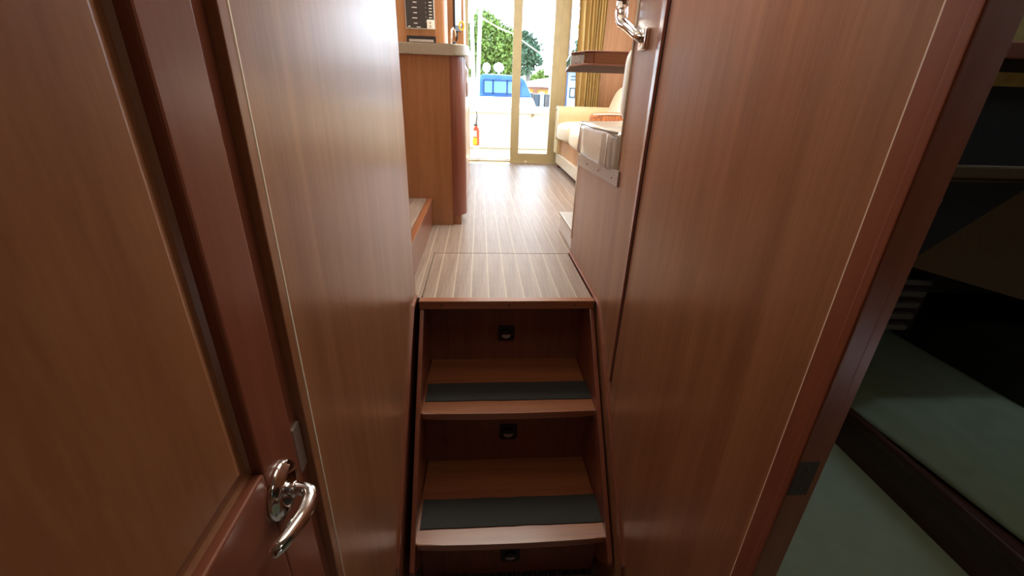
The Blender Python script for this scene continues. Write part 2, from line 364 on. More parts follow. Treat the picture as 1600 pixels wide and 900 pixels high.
# casing and jamb of the side cabin doorway
MB().box(XR-0.0025, XR+0.001, 0.4362, 0.4388, ZF, 0.62).obj('edge_bead', 'piping', near)
struct(MB().box(XR-0.004, XR+0.0008, 0.411, 0.4362, ZF, 0.50, 0.001).box(0.447, 0.475, 0.4115, 0.437, ZF, 0.50).obj('trim_6', 'solid'), 'flat casing of the side cabin doorway')
jm = MB().box(0.4186, 0.4462, 0.396, 0.4108, ZF, 0.50, 0.003, 3).obj('trim_7', 'solid'); struct(jm, 'rounded door stop post at the edge of the side cabin doorway')
hg = MB().box(0.4200, 0.4475, 0.3945, 0.3962, -0.491, -0.431, 0.0006).obj('hinge', 'darkgrey', jm)
for z in (-.445, -.462, -.48): MB().lathe((0.434, .3945, z), [(.003, 0), (.002, -.0008), (.0005, -.0008)], 1, 8).obj('screw', 'darkgrey', hg, True)
struct(MB().box(XR, XR+0.04, -1.0, -0.42, ZF, 0.62).obj('wall_right', 'cherry'))
struct(MB().box(XR, XR+0.04, -0.42, 0.437, 0.50, 0.62).obj('wall_right', 'cherry'))

# ================================================================== STEPS
st = thing('staircase', 'cherry companionway steps with dark grip pads and black courtesy lights', 'staircase', (0.1, 1.3, ZF))
for x0, x1 in ((-0.216, -0.201), (0.402, 0.417)):
    pr = [(1.395, -0.712), (1.86, -0.712), (1.86, ZF+0.0), (1.05, ZF+0.0), (0.86, -1.36), (0.855, -1.34)]
    MB().prism(pr, 0, x0, x1, 0.003).obj('stringer', 'solid', st)
def tread(z, yn, yb):
    b = MB(); n = 10
    p = [(-0.200, yb), (-0.200, yn+0.02)]+[(-0.188+0.012*math.cos(a), 0) for a in ()]
    pts_ = [(-0.199, yb), (-0.199, yn+0.03), (-0.206, yn+0.03), (-0.206, yn+0.012), (-0.196, yn+0.002)]
    for i in range(1, 8):
        f_ = i/8; pts_.append((-0.196+f_*0.608, yn+0.002-0.006*math.sin(PI*f_)))
    pts_ += [(0.412, yn+0.002), (0.421, yn+0.012), (0.421, yn+0.03), (0.400, yn+0.03), (0.400, yb)]
    b.prism(pts_, 2, z-0.026, z, 0.005, 3)
    o = b.obj('tread', 'cherry_x', st)
    return o
t1 = tread(-1.0, 1.172, 1.515); t2 = tread(-1.285, 0.902, 1.255)
def pad(t_, z, y0, y1):
    b = MB(); n = 16; pts_ = []
    for i in range(n+1): pts_.append((-0.194+0.602*i/n, y0+random.uniform(-.0012, .0012)))
    for i in range(n+1): pts_.append((0.408-0.602*i/n, y1+random.uniform(-.0012, .0012)))
    b.prism(pts_, 2, z, z+0.0035); b.obj('grip_pad', 'grip', t_)
pad(t1, -1.0, 1.236, 1.338); pad(t2, -1.285, 0.958, 1.066)
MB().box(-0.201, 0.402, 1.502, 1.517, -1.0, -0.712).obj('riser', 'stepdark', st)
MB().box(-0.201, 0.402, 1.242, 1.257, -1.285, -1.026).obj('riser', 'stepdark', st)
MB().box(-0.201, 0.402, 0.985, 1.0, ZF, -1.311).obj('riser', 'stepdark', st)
def courtesy(x, y, z):
    b = MB(); pts_ = []
    for (cx_, cz_, a0) in ((x+.022, z+.022, 0), (x-.022, z+.022, PI/2), (x-.022, z-.022, PI), (x+.022, z-.022, 3*PI/2)):
        pts_ += arc((cx_, cz_), .011, a0, a0+PI/2, 4)
    b.prism(pts_, 1, y-0.006, y)
    # eyelid hood over the lens
    hood = [(x-0.021, z-0.002)]+arc((x, z-0.002), 0.021, PI, 0, 10)
    b.prism(hood, 1, y-0.013, y-0.005, 0.002)
    o = b.obj('courtesy_light', 'black', st)
    MB().prism([(x-0.019, z-0.003)]+arc((x, z-0.003), 0.019, PI, 2*PI, 10), 1, y-0.0085, y-0.005).obj('lens', 'lens', o)
courtesy(0.104, 1.502, -0.876); courtesy(0.104, 1.242, -1.148); courtesy(0.104, 0.985, -1.462)
# top hatch
ht = thing('floor_hatch', 'plank-covered lift-up hatch forming the top step', 'hatch', (0.1, 1.65, -0.712))
seams = [-0.165+0.0652*i for i in range(9)]
xs = [-0.208]+seams+[0.412]
MB().box(-0.208, 0.412, 1.418, 1.893, -0.708, ZS-0.0008).obj('backing', 'holly', ht)
pk = {}
for a, c in zip(xs, xs[1:]):
    MB().box(a+(0.0026 if a != xs[0] else 0), c-(0.0026 if c != xs[-1] else 0), 1.420, 1.893, ZS-0.004, ZS).obj('plank', 'plank', ht)
nz = MB(); nz.box(-0.217, 0.418, 1.388, 1.420, -0.712, ZS+0.001, 0.004, 3); nz = nz.obj('nosing', 'cherry_x', ht)
for x in (-0.137, 0.104, 0.345): MB().lathe((x, 1.3882, -0.696), [(0.0035, 0), (0.003, -0.001), (0.0004, -0.001)], 1, 10).obj('screw_plug', 'black', nz, True)

# ================================================================== SALOON SHELL
SX0, SX1, SYF, SYD, ZC = -1.75, 1.60, 1.45, 4.83, 1.27
sf = struct(MB().box(SX0, SX1, 1.8975, SYD, ZS-0.03, ZS-0.0008).obj('floor', 'holly'), 'teak and holly plank floor of the saloon')
struct(MB().box(SX0, -0.212, 1.44, 1.899, ZS-0.03, ZS-0.0008).obj('floor', 'holly'))
xs = [-0.165+0.0652*i for i in range(-24, 28)]
proto = None
for a in xs:
    if a < -0.36 or a > 1.5: continue
    L = SYD-1.9
    if a == xs[0] or proto is None:
        proto = MB().box(a+0.0022, a+0.0630, 1.8985, SYD, ZS-0.003, ZS).obj('plank', 'plank', sf)
        base_x = a
    else:
        o = proto.copy(); o.location = proto.location+Vector((a-base_x, random.uniform(-.0001, .0001), 0)); col.objects.link(o); o.parent = sf
sf2 = [o for o in bpy.data.objects if o.name.startswith('floor') and o.type == 'MESH'][-1]
lf = bpy.data.objects['floor.002']
for x0, x1 in ((-0.2935, -0.2304), (-0.2264, -0.213)):
    MB().box(x0, x1, 1.42, 1.8985, ZS-0.003, ZS).obj('plank', 'plank', lf)
# raised galley step on the left
gs = thing('galley_platform', 'low plank-topped wooden platform in front of the galley cabinet', 'platform', (-0.7, 1.9, ZS))
MB().box(-1.2, -0.262, 1.46, 2.36, ZS, -0.5345).obj('body', 'solid_y', gs)
MB().box(-0.286, -0.258, 1.46, 2.36, -0.545, -0.53, 0.003).obj('nosing', 'cherry_y', gs)
for i in range(6):
    x1 = -0.288-0.0652*i; MB().box(x1-0.0612, x1, 1.46, 2.36, -0.5345, -0.5315).obj('plank', 'plank', gs)
for i in range(1, 6):
    x1 = -0.286-0.0652*i; MB().box(x1-0.0005, x1+0.0025, 1.46, 2.36, -0.5345, -0.5317).obj('inlay', 'holly', gs)

# walls of the saloon
wf = MB(); wf.box(SX0, -0.262, SYF-0.04, SYF-0.012, ZF, ZC); struct(wf.obj('wall_forward', 'dash'), 'wood bulkhead forward of the galley')
struct(MB().box(0.446, SX1, 1.30, 1.332, -0.19, ZC).obj('wall_forward', 'dash'), 'wood bulkhead behind the dinette seat')
struct(MB().box(-0.30, 0.47, 1.07, 1.10, 0.52, ZC).obj('wall_forward', 'headliner'), 'header above the corridor')
struct(MB().box(SX0, SX1, 1.07, SYD+0.05, ZC, ZC+0.03).obj('ceiling', 'headliner'), 'cream saloon ceiling')
def window_wall(name, x, side, y0, y1, z0, z1, label, n):
    t_ = 0.05; a, c = (x-t_, x) if side < 0 else (x, x+t_)
    b = MB(); b.box(a, c, 1.1 if side < 0 else 1.3, SYD+0.05, -0.19, z0); b.box(a, c, 1.1 if side < 0 else 1.905, SYD+0.05, ZS-0.03, -0.19); b.box(a, c, 1.1, SYD+0.05, z1, ZC); b.box(a, c, 1.1 if side < 0 else 1.3, y0, z0, z1); b.box(a, c, y1, SYD+0.05, z0, z1)
    struct(b.obj(name, 'dash'), label)
    wo = MB(); 
    wo.box(a, c, y0, y0+.03, z0, z1); wo.box(a, c, y1-.03, y1, z0, z1); wo.box(a, c, y0, y1, z0, z0+.03); wo.box(a, c, y0, y1, z1-.03, z1)
    wo.box(a, c, (y0+y1)/2-.015, (y0+y1)/2+.015, z0, z1)
    wn = struct(wo.obj('window_%d' % n, 'beige_frame'), 'long side window of the saloon')
    MB().box((a+c)/2-.003, (a+c)/2+.003, y0+.03, y1-.03, z0+.03, z1-.03).obj('pane', 'glass', wn)
window_wall('wall_right', SX1, 1, 1.6, 4.78, 0.05, 1.0, 'starboard saloon wall', 1)
window_wall('wall_left', SX0, -1, 2.2, 4.4, 0.30, 1.0, 'port saloon wall', 2)
# aft bulkhead around the sliding door and the small window
b = MB(); b.box(SX0, -0.142, SYD, SYD+.05, ZF, ZC); struct(b.obj('wall_aft', 'dash'), 'wood bulkhead left of the glass door')
b = MB(); b.box(0.865, 1.16, SYD, SYD+.05, ZS, -0.125); b.box(1.16, SX1, SYD, SYD+.05, ZS, ZC); b.box(0.865, 1.16, SYD, SYD+.05, 1.02, ZC); b.box(-0.142, 0.865, SYD, SYD+.05, 1.09, ZC)
struct(b.obj('wall_aft', 'dash'), 'wood bulkhead right of the glass door')
# sliding door
sd = MB(); sd.box(-0.142, -0.118, SYD-.02, SYD+.05, ZS, 1.09); sd.box(0.79, 0.865, SYD-.02, SYD+.05, ZS, 1.09, 0.003); sd.box(-0.118, 0.79, SYD-.02, SYD+.05, 1.04, 1.09); sd.box(-0.118, 0.79, SYD-.02, SYD+.05, ZS, ZS+.02)
sd = struct(sd.obj('door_2', 'beige_frame'), 'beige framed sliding glass door to the cockpit')
def leaf(x0, x1, y, sl_, sr, br, tr_, m_='beige_frame'):
    b = MB(); z0, z1 = ZS+.02, 1.04
    b.box(x0, x0+sl_, y, y+.022, z0, z1); b.box(x1-sr, x1, y, y+.022, z0, z1); b.box(x0+sl_, x1-sr, y, y+.022, z0, z0+br); b.box(x0+sl_, x1-sr, y, y+.022, z1-tr_, z1)
    f = b.obj('sliding_leaf', m_, sd)
    MB().box(x0+sl_, x1-sr, y+.009, y+.013, z0+br, z1-tr_).obj('pane', 'glass', f); return f
leaf(0.322, 0.79, SYD-.018, 0.085, 0.068, 0.076, 0.05)
leaf(-0.118, 0.40, SYD+.02, 0.006, 0.06, 0.008, 0.04)
MB().box(-0.142, 0.865, SYD-.05, SYD-.02, ZS, ZS+.006).obj('sill', 'beige_frame', sd)
MB().lathe((0.49, SYD-.028, ZS+.012), [(.012, -.006), (.012, .006)], 1, 14).obj('door_stop', 'leather', sd)
# fixed window right of the door
wn = MB(); wn.box(0.865, 1.16, SYD-.005, SYD+.05, -0.125, -0.105); wn.box(0.865, 0.88, SYD-.005, SYD+.05, -0.105, 1.0); wn.box(1.14, 1.16, SYD-.005, SYD+.05, -0.105, 1.0); wn.box(0.865, 1.16, SYD-.005, SYD+.05, 1.0, 1.02)
wn = struct(wn.obj('window_3', 'beige_frame'), 'fixed window between glass door and curtain')
MB().box(0.88, 1.14, SYD+.02, SYD+.024, -0.105, 1.0).obj('pane', 'glass', wn)

# ================================================================== GALLEY
cb = thing('galley_cabinet', 'cherry galley cabinet with rounded corner post under the worktop', 'cabinet', (-0.6, 2.7, ZS))
MB().box(-1.2, -0.150, 2.36, 2.375, ZS, 0.158).obj('side_panel', 'dash', cb)
pp = [(-0.150, 2.36)]+arc((-0.150, 2.435), 0.075, -PI/2, 0, 8)+[(-0.075, 2.50), (-0.150, 2.50)]
MB().prism(pp, 2, ZS+0.055, 0.158).obj('corner_post', 'solid', cb, False)
MB().box(-1.2, -0.105, 2.376, 3.55, ZS, 0.158).obj('body', 'dash', cb)
MB().box(-0.105, -0.101, 2.50, 3.55, ZS, ZS+0.055).obj('toe_kick', 'leather', cb)
dr = MB().box(-0.105, -0.085, 2.505, 2.98, ZS+0.06, 0.15, 0.003).obj('door', 'dash', cb)
MB().tube([(-0.085, 2.56, -.02), (-0.072, 2.56, -.02), (-0.072, 2.56, .11), (-0.085, 2.56, .11)], 0.005, 8).obj('handle', 'chrome', dr, True)
MB().box(-0.105, -0.085, 2.985, 3.52, ZS+0.06, 0.15, 0.003).obj('door', 'dash', cb)
# worktop
wp = [(-1.2, 2.345), (-0.13, 2.345)]+arc((-0.13, 2.42), 0.075, -PI/2, 0, 8)+[(-0.055, 3.57), (-1.2, 3.57)]
wt = MB().prism(wp, 2, 0.158, 0.207, 0.006, 3).obj('worktop', 'stone'); tag(wt, 'speckled beige stone worktop with rounded corner on the galley cabinet', 'worktop')
# tall cabinet on the worktop with the switch panel
tcb = thing('switch_cabinet', 'orange-brown cherry cabinet standing on the worktop, holding the breaker panel', 'cabinet', (-0.7, 2.9, 0.207))
MB().box(-1.2, -0.225, 2.70, 3.15, 0.207, 1.10).obj('body', 'dash', tcb)
pp = [(-0.224, 2.70), (-0.205, 2.70)]+arc((-0.205, 2.72), 0.02, -PI/2, 0, 5)+[(-0.185, 2.76), (-0.224, 2.76)]
MB().prism(pp, 2, 0.207, 1.10).obj('corner_post', 'dash', tcb)
bp_ = thing('breaker_panel', 'black electrical breaker panel with silver markings on the galley cabinet', 'electrical panel', (-0.32, 2.695, 0.300))
MB().box(-0.392, -0.240, 2.688, 2.70, 0.300, 0.56, 0.002).obj('frame', 'print', bp_)
MB().box(-0.388, -0.244, 2.684, 2.689, 0.304, 0.556, 0.001).obj('face', 'panel_print', bp_)
for i in range(10):
    z = 0.325+0.0235*i
    MB().box(-0.352+(-.004 if i % 2 else .003), -0.330, 2.6825, 2.684, z-.0022, z+.0022).obj('switch', 'print', bp_)
for i in range(14):
    z = 0.352+0.0138*i
    MB().box(-0.268, -0.252, 2.680, 2.684, z-.0024, z+.0024).obj('switch', 'print', bp_)
b = MB()
for i in range(9): b.box(-0.285, -0.2835, 2.6832, 2.684, 0.33+.021*i, 0.337+.021*i)
b.box(-0.38, -0.368, 2.683, 2.684, 0.307, 0.312); b.box(-0.335, -0.315, 2.683, 2.684, 0.306, 0.310)
b.obj('marking', 'print', bp_)['kind'] = 'stuff'
so_ = thing('power_outlet', 'ivory twin power outlet at the lower right of the breaker panel', 'outlet', (-0.262, 2.684, 0.300))
MB().box(-0.280, -0.244, 2.672, 2.684, 0.300, 0.342, 0.004, 3).obj('plate', 'outlet', so_)
for z in (0.312, 0.329): MB().lathe((-0.262, 2.672, z), [(.006, 0), (.005, -.0012), (.0005, -.0012)], 1, 10).obj('socket', 'alu', so_)
sr_ = thing('stereo', 'black slot-like stereo unit just above the worktop', 'stereo', (-0.32, 2.695, 0.232))
MB().box(-0.392, -0.238, 2.690, 2.70, 0.228, 0.268, 0.002).obj('body', 'black', sr_)
MB().box(-0.380, -0.250, 2.687, 2.6905, 0.240, 0.252, 0.001).obj('face', 'alu', sr_)
# things on and behind the worktop end
fc = thing('faucet', 'chrome faucet standing at the aft end of the worktop', 'faucet', (-0.155, 2.95, 0.207))
MB().lathe((-0.170, 2.95, 0.207), [(.018, 0), (.018, .006), (.011, .012), (.010, .05), (.008, .055)], 2, 16).obj('base', 'chrome', fc, True)
MB().tube([(-0.170, 2.95, .25), (-0.170, 2.95, .30), (-0.168, 2.955, .33), (-0.160, 2.98, .345), (-0.15, 3.02, .335), (-0.148, 3.04, .31)], .006, 10).obj('spout', 'chrome', fc, True)
MB().tube([(-0.168, 2.95, .255), (-0.145, 2.94, .268)], [.007, .008], 10).obj('tap_handle', 'black', fc, True)
pl = thing('reflection_strip', 'slim white upright painted as the bright reflection at the cabinet corner', 'pole', (-0.19, 2.83, 0.207))  # white upright stands in for the reflection on the cabinet edge
MB().tube([(-0.190, 2.83, .213), (-0.190, 2.83, 1.15)], .008, 12).obj('pole', 'white', pl, True)
MB().lathe((-0.190, 2.83, .207), [(.016, 0), (.016, .004), (.009, .007)], 2, 14).obj('foot', 'white', pl, True)
# far galley locker
lk = thing('galley_locker', 'narrow upright cherry locker at the end of the worktop', 'locker', (-0.6, 3.35, 0.207))
MB().box(-1.2, -0.103, 3.16, 3.55, 0.207, 1.10).obj('body', 'dash', lk)
# screen on swing arm and yellow ring
sc_ = thing('wall_screen', 'small black framed screen seen edge-on above the worktop', 'screen', (-0.14, 3.10, 0.36))
b = MB(); b.prism([(-0.165, 3.08), (-0.125, 3.13), (-0.113, 3.12), (-0.153, 3.07)], 2, 0.34, 0.60, 0.003); b.obj('bezel', 'black', sc_)
b = MB(); b.prism([(-0.1505, 3.0755), (-0.117, 3.1175), (-0.1155, 3.1165), (-0.149, 3.0745)], 2, 0.372, 0.59); b.obj('display', 'screen', sc_)
MB().tube([(-0.145, 3.10, .35), (-0.142, 3.10, .31), (-0.15, 3.11, .29)], .006, 8).obj('arm', 'black', sc_, True)
yr = MB(); ring = [(-0.112+0.014*math.cos(a), 3.05, .365+.022*math.sin(a)) for a in [2*PI*i/20 for i in range(21)]]
yr.tube(ring, .005, 8, False); yr = yr.obj('key_float', 'yellow', None, True); tag(yr, 'yellow ring-shaped float hanging beside the screen', 'key float')

# ================================================================== DINETTE AND SOFA (right side)
# small white step
sb = thing('boarding_step', 'small white boxed step beside the dinette base', 'step', (0.7, 2.1, ZS))
MB().box(0.436, 1.05, 1.907, 2.28, ZS, -0.588, 0.004).obj('body', 'white', sb)
MB().box(0.430, 1.05, 1.906, 2.29, -0.588, -0.578, 0.004).obj('top', 'alu', sb)
db = MB().box(0.446, 1.58, 1.333, 1.90, -0.598, -0.228).obj('seat_box', 'dash'); tag(db, 'wooden base box under the dinette seat cushion', 'seat base')
def cushion(name, label, cat, bnds, mat, e=7, wr=0.012, group=None, piping=None, freq=9, shear=None, parent=None):
    o = MB().pillow(*bnds, e, wr, 44, 24, freq, shear).obj(name, mat, parent, True)
    if label: tag(o, label, cat, group)
    return o
b = MB(); nu, nv = 260, 30; rings = []
f12 = lambda w_: math.copysign(abs(w_)**(2/9), w_)
for j in range(nv+1):
    ph = -PI/2+PI*j/nv; row = []
    for i in range(nu):
        th = 2*PI*i/nu
        x, y, z = f12(math.cos(ph))*f12(math.cos(th)), f12(math.cos(ph))*f12(math.sin(th)), f12(math.sin(ph))
        p_ = Vector((0.69+x*0.285, 1.632+y*0.292, -0.157+z*0.068))
        if x < 0: # gathered leather on the front face, tighter near the bottom seam
            k_ = (1-z)/2
            p_.x += (0.0045*math.sin(p_.y*95+2*math.sin(p_.y*23))+0.003*math.sin(p_.y*210))*k_*(-x)+0.004*noise.noise(Vector((p_.y*14, z*2, 0)))
        if z > .5: p_.z += 0.007*noise.noise(Vector((p_.x*9, p_.y*9, 3)))
        row.append(b.bm.verts.new(p_))
    rings.append(row)
for p_, q_ in zip(rings, rings[1:]):
    for k in range(nu): b.bm.faces.new((p_[k], p_[(k+1) % nu], q_[(k+1) % nu], q_[k]))
bmesh.ops.remove_doubles(b.bm, verts=rings[0]+rings[-1], dist=1e-4)
dc = b.obj('seat_cushion', 'leather2', None, True); tag(dc, 'plump taupe leather dinette seat cushion on the wooden base', 'cushion')
MB().tube([(0.412, 1.35, -.099), (0.408, 1.62, -.101), (0.411, 1.885, -.100), (0.43, 1.913, -.099), (0.93, 1.917, -.099)], .004, 8).obj('piping', 'leather2', dc, True)
dbk = cushion('backrest_cushion', 'pale upright backrest cushion beside the chrome handrail', 'cushion', (0.432, 0.98, 1.345, 1.445, -0.084, 0.152), 'leather', 6, 0.004)
# sofa
sfa = thing('sofa', 'cream leather sofa with tan arm and tweed front below the curtain', 'sofa', (1.15, 3.8, ZS))
MB().box(0.80, 1.56, 3.05, 4.62, ZS+0.14, -0.40, 0.01).obj('base', 'tweed', sfa)
MB().box(0.785, 1.56, 3.05, 4.62, ZS+0.035, ZS+0.142, 0.01).obj('kick_band', 'leather', sfa)
for y in (3.12, 4.56): MB().box(0.80, 0.84, y-.03, y+.03, ZS, ZS+0.036).obj('foot', 'solid', sfa)
cushion('seat_cushion', None, None, (0.73, 1.40, 3.86, 4.50, -0.40, -0.225), 'leather', 5, 0.012, parent=sfa)
cushion('seat_cushion', None, None, (0.73, 1.40, 3.20, 3.855, -0.40, -0.225), 'leather', 5, 0.012, parent=sfa)
ar = MB(); ar.prism([(4.46, ZS+.14), (4.64, ZS+.14), (4.64, -.16)]+arc((4.55, -.18), .085, 0.1, PI-.1, 8), 0, 0.76, 1.45, 0.012); ar = ar.obj('armrest', 'tan', sfa)
MB().tube([(0.755, 4.465, -.40), (0.755, 4.465, -.19), (0.757, 4.49, -.125), (0.757, 4.55, -.10), (0.757, 4.61, -.125)], .007, 8).obj('piping', 'piping', ar, True)
cushion('back_cushion', None, None, (1.17, 1.42, 3.86, 4.46, -0.24, 0.10), 'leather', 4, 0.012, parent=sfa, shear=(0.10, 0, 0))
cushion('back_cushion', None, None, (1.17, 1.42, 3.20, 3.84, -0.24, 0.10), 'leather', 4, 0.012, parent=sfa, shear=(0.10, 0, 0))
MB().box(1.40, 1.58, 3.05, 4.62, ZS+.14, -0.02, 0.02).obj('back_frame', 'tan', sfa)
bo = MB().pillow(0.845, 1.15, 3.42, 3.60, -0.222, -0.108, 4, 0.004, 40, 20).obj('throw_cushion', 'woven', None, True)
tag(bo, 'rust-brown woven throw cushion with pale piping on the sofa', 'cushion')
MB().tube([(0.845+0.305*t_, 3.425, -.125+0.006*math.sin(3*t_)) for t_ in [i/8 for i in range(9)]], .005, 8).obj('piping', 'piping', bo, True)
# table with lacquered edge
tb = thing('dinette_table', 'glossy lacquered cherry table top with chamfered corner', 'table', (0.8, 2.3, ZS))
tp = [(0.437, 2.02), (0.400, 2.13), (0.47, 2.62), (1.15, 2.55), (1.15, 1.99), (0.60, 1.985), (0.47, 1.995)]
MB().prism(tp, 2, 0.122, 0.170, 0.004, 2).obj('top', 'gloss', tb)
lf_ = MB(); tpo = [(0.434, 2.012), (0.396, 2.13), (0.467, 2.625), (1.155, 2.555), (1.155, 1.984), (0.60, 1.979), (0.468, 1.988)]
lf_.tube([(x_, y_, 0.121) for x_, y_ in tpo+tpo[:1]], 0.0035, 8, False); lf_.obj('lower_edge', 'solid', tb, True)
MB().prism(tp, 2, 0.119, 0.1225).obj('underside', 'underwood', tb)
MB().prism(tpo, 2, 0.168, 0.172, 0.001, 1).obj('upper_edge', 'solid', tb)
MB().tube([(1.0, 2.38, .118), (1.0, 2.38, ZS)], .035, 16).obj('pedestal', 'chrome', tb, True)
# curtain
cu_ = MB(); n = 150; A = []; B_ = []
for i in range(n+1):
    f_ = i/n; x = 0.925+0.27*f_; 
    a_ = (0.030-0.012*f_)*math.sin(PI*(5*f_+9*f_*f_)*1.1+0.6*math.sin(f_*11))+0.005*math.sin(f_*41)
    for lst, z, g, spread in ((A, 0.95, 1, 1.0), (B_, -0.115, 1.15, 1.0)):
        xx = 0.925+0.27*f_*spread+(0.035*(1-f_) if z < 0 else 0)
        lst.append([(xx, 4.72+a_*g, z), (xx, 4.724+a_*g, z)])
for k in (0, 1):
    ra = [cu_.bm.verts.new(p[k]) for p in A]; rm = []
    for j in range(1, 7):
        rm.append([cu_.bm.verts.new(Vector(a[k]).lerp(Vector(c[k]), j/6)+Vector((0.004*math.sin(i*.13+j*1.3), 0, 0))) for i, (a, c) in enumerate(zip(A, B_))])
    rows = [ra]+rm
    for p, q in zip(rows, rows[1:]):
        for i in range(n): cu_.bm.faces.new((p[i], p[i+1], q[i+1], q[i]))
cu_ = cu_.obj('curtain', 'curtain', None, True); tag(cu_, 'gold-brown pleated curtain drawn aside at the aft window', 'curtain')
rod = MB().tube([(0.88, 4.722, .965), (1.5, 4.722, .965)], .008, 10).obj('curtain_rod', 'beige_frame', None, True); tag(rod, 'thin beige curtain rail above the pleated curtain', 'curtain rail')
# handrail
hr = thing('handrail', 'upright chrome-ended leather-brown handrail on the right wall edge', 'handrail', (0.40, 1.3, 0.12))
g0 = Vector((XR, 1.265, 0.146)); g1 = Vector((0.392, 1.375, 0.192))
b = MB(); b.box(XR-0.012, XR, 1.220, 1.272, 0.112, 0.162, 0.004, 3); b.obj('foot_plate', 'chrome', hr, True)
b = MB(); b.tube([(XR-0.006, 1.246, .138), (XR-0.018, 1.27, .149), (0.402, 1.33, .172), (0.394, 1.360, .184), (0.391, 1.372, .197), (0.390, 1.376, .215), (0.390, 1.376, .238)], [.015, .0145, .0155, .0175, .0185, .0185, .018], 18, True, 0.8)
b.obj('bracket', 'chrome', hr, True)
MB().tube([(0.390, 1.376, .232), (0.390, 1.376, 0.60)], .0155, 16).obj('rail', 'railwood', hr, True)

# ================================================================== SIDE CABIN (right)
struct(MB().box(XR+0.041, 1.432, -1.0, 1.87, -1.275, -1.25).obj('floor', 'cabfloor'), 'pale green floor of the side cabin')
bt = thing('berth_base', 'dark wood berth front with rounded rail in the side cabin', 'berth', (1.6, 0.9, -1.25))
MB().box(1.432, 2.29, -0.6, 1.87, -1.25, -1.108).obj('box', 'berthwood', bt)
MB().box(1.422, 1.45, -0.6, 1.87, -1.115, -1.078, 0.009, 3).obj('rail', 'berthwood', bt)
# mattress: wrinkled sheet over a shaped pad
b = MB(); NX, NY = 34, 70; fr0 = lambda y: 1.500+(1.30-y)*0.085; bk0 = lambda y: min(2.19+(1.3-y)*0.14, 2.27)
grid = []
for j in range(NY+1):
    y = -0.4+2.25*j/NY; row = []
    for i in range(NX+1):
        f_ = i/NX; x = fr0(y)+(bk0(y)-fr0(y))*f_
        z = -1.052
        if f_ < 0.10: z -= 0.040*(1-f_/0.10)**2
        wv = noise.noise(Vector((x*3.2+y*1.4, y*1.1-x*1.5, 0)))
        z += 0.010*wv+0.006*math.sin(22*(x-0.35*y)+3*wv)*math.exp(-((f_-0.18)/0.16)**2)
        row.append(b.bm.verts.new((x-(0.02 if i == 0 else 0), y, z)))
    row.insert(0, b.bm.verts.new((fr0(y)-0.038, y, -1.1)))
    grid.append(row)
for p, q in zip(grid, grid[1:]):
    for k in range(len(p)-1): b.bm.faces.new((p[k], p[k+1], q[k+1], q[k]))
mtt = b.obj('mattress', 'sheet', None, True); tag(mtt, 'thin berth mattress under a wrinkled sage green sheet', 'mattress')
sm = mtt.modifiers.new('thick', 'SOLIDIFY'); sm.thickness = 0.006; sm.offset = -1
# hull side, bulkhead, cubby behind the berth
struct(MB().prism([(2.30, -1.25), (2.33, -1.25), (2.50, 0.62), (2.47, 0.62)], 1, -1.0, 1.9).obj('wall_outboard', 'brownliner'), 'brown lined hull side above the berth')
bc = thing('bolster', 'long black cloth bolster along the outboard side of the berth', 'bolster', (2.2, 1.2, -1.05))
MB().prism([(2.08, -1.045), (2.29, -1.045), (2.29, -0.80), (2.20, -0.79), (2.11, -0.86)], 1, 0.3, 1.86, 0.02, 3).obj('body', 'darkcloth_shade', bc)
struct(MB().box(XR+0.04, 2.4, 1.88, 1.90, -1.25, -0.60).obj('wall_aft', 'darkcloth_shade'), 'dark aft end of the berth cubby')
ub = MB().box(XR+0.04, 2.5, 1.21, 1.29, -0.20, 0.62).obj('wall_aft', 'brownliner'); struct(ub, 'upper bulkhead of the side cabin')
MB().box(XR+0.05, 2.5, 1.198, 1.21, 0.163, 0.62).obj('upper_liner', 'mustard', ub)
MB().box(XR+0.05, 2.5, 1.185, 1.21, 0.122, 0.163, 0.004).obj('trim_rail', 'solid', ub)
MB().box(XR+0.05, 2.5, 1.204, 1.21, 0.092, 0.122).obj('shadow_gap', 'gap', ub)
MB().box(XR+0.05, 2.5, 1.198, 1.21, 0.058, 0.092).obj('upper_liner', 'mustard', ub)
MB().box(XR+0.05, 2.5, 1.205, 1.21, -0.150, 0.058).obj('locker_front', 'darkcloth_shade', ub)
MB().box(XR+0.05, 2.5, 1.190, 1.21, -0.187, -0.150, 0.006).obj('lip', 'brownliner', ub)
struct(MB().box(XR+0.04, 2.5, 1.329, 1.90, -0.62, -0.60).box(XR+0.04, 2.5, 1.329, 1.3325, -0.60, -0.38).box(XR+0.04, 2.5, 1.231, 1.3325, -0.40, -0.38).obj('ceiling', 'darkcloth_shade'), 'underside of the dinette over the berth cubby')
# near-black sheet painting the diagonal shelf shadow, and sloping brown panel under the lip
MB().prism([(1.20, -0.20), (1.66, -0.20), (1.36, -0.455), (1.20, -0.50)], 1, 1.20, 1.215).obj('shelf_shadow', 'darkcloth_shade', ub)
kb = MB().lathe((1.365, 1.20, -0.252), [(.011, 0), (.011, -.01), (.007, -.014)], 1, 14).obj('knob', 'steel', ub, True)
MB().prism([(0.47, -0.40), (1.14, -0.41), (1.36, -0.464), (1.85, -0.591), (2.4, -0.73), (2.4, -0.20), (0.47, -0.20)], 1, 1.216, 1.23).obj('lower_panel', 'brownliner', ub)
vg = thing('vent_grille', 'dark slatted vent grille above the head of the berth', 'vent', (1.55, 1.32, -0.76))
MB().box(0.48, 1.62, 1.315, 1.328, -0.765, -0.40).obj('backing', 'gap', vg)
for k in range(5):
    z = -0.548-0.045*k; MB().prism([(1.30, z), (1.595-.005*k, z-.008), (1.595-.005*k, z-.028), (1.30, z-.020)], 1, 1.292, 1.315).obj('slat', 'slatgrey', vg)

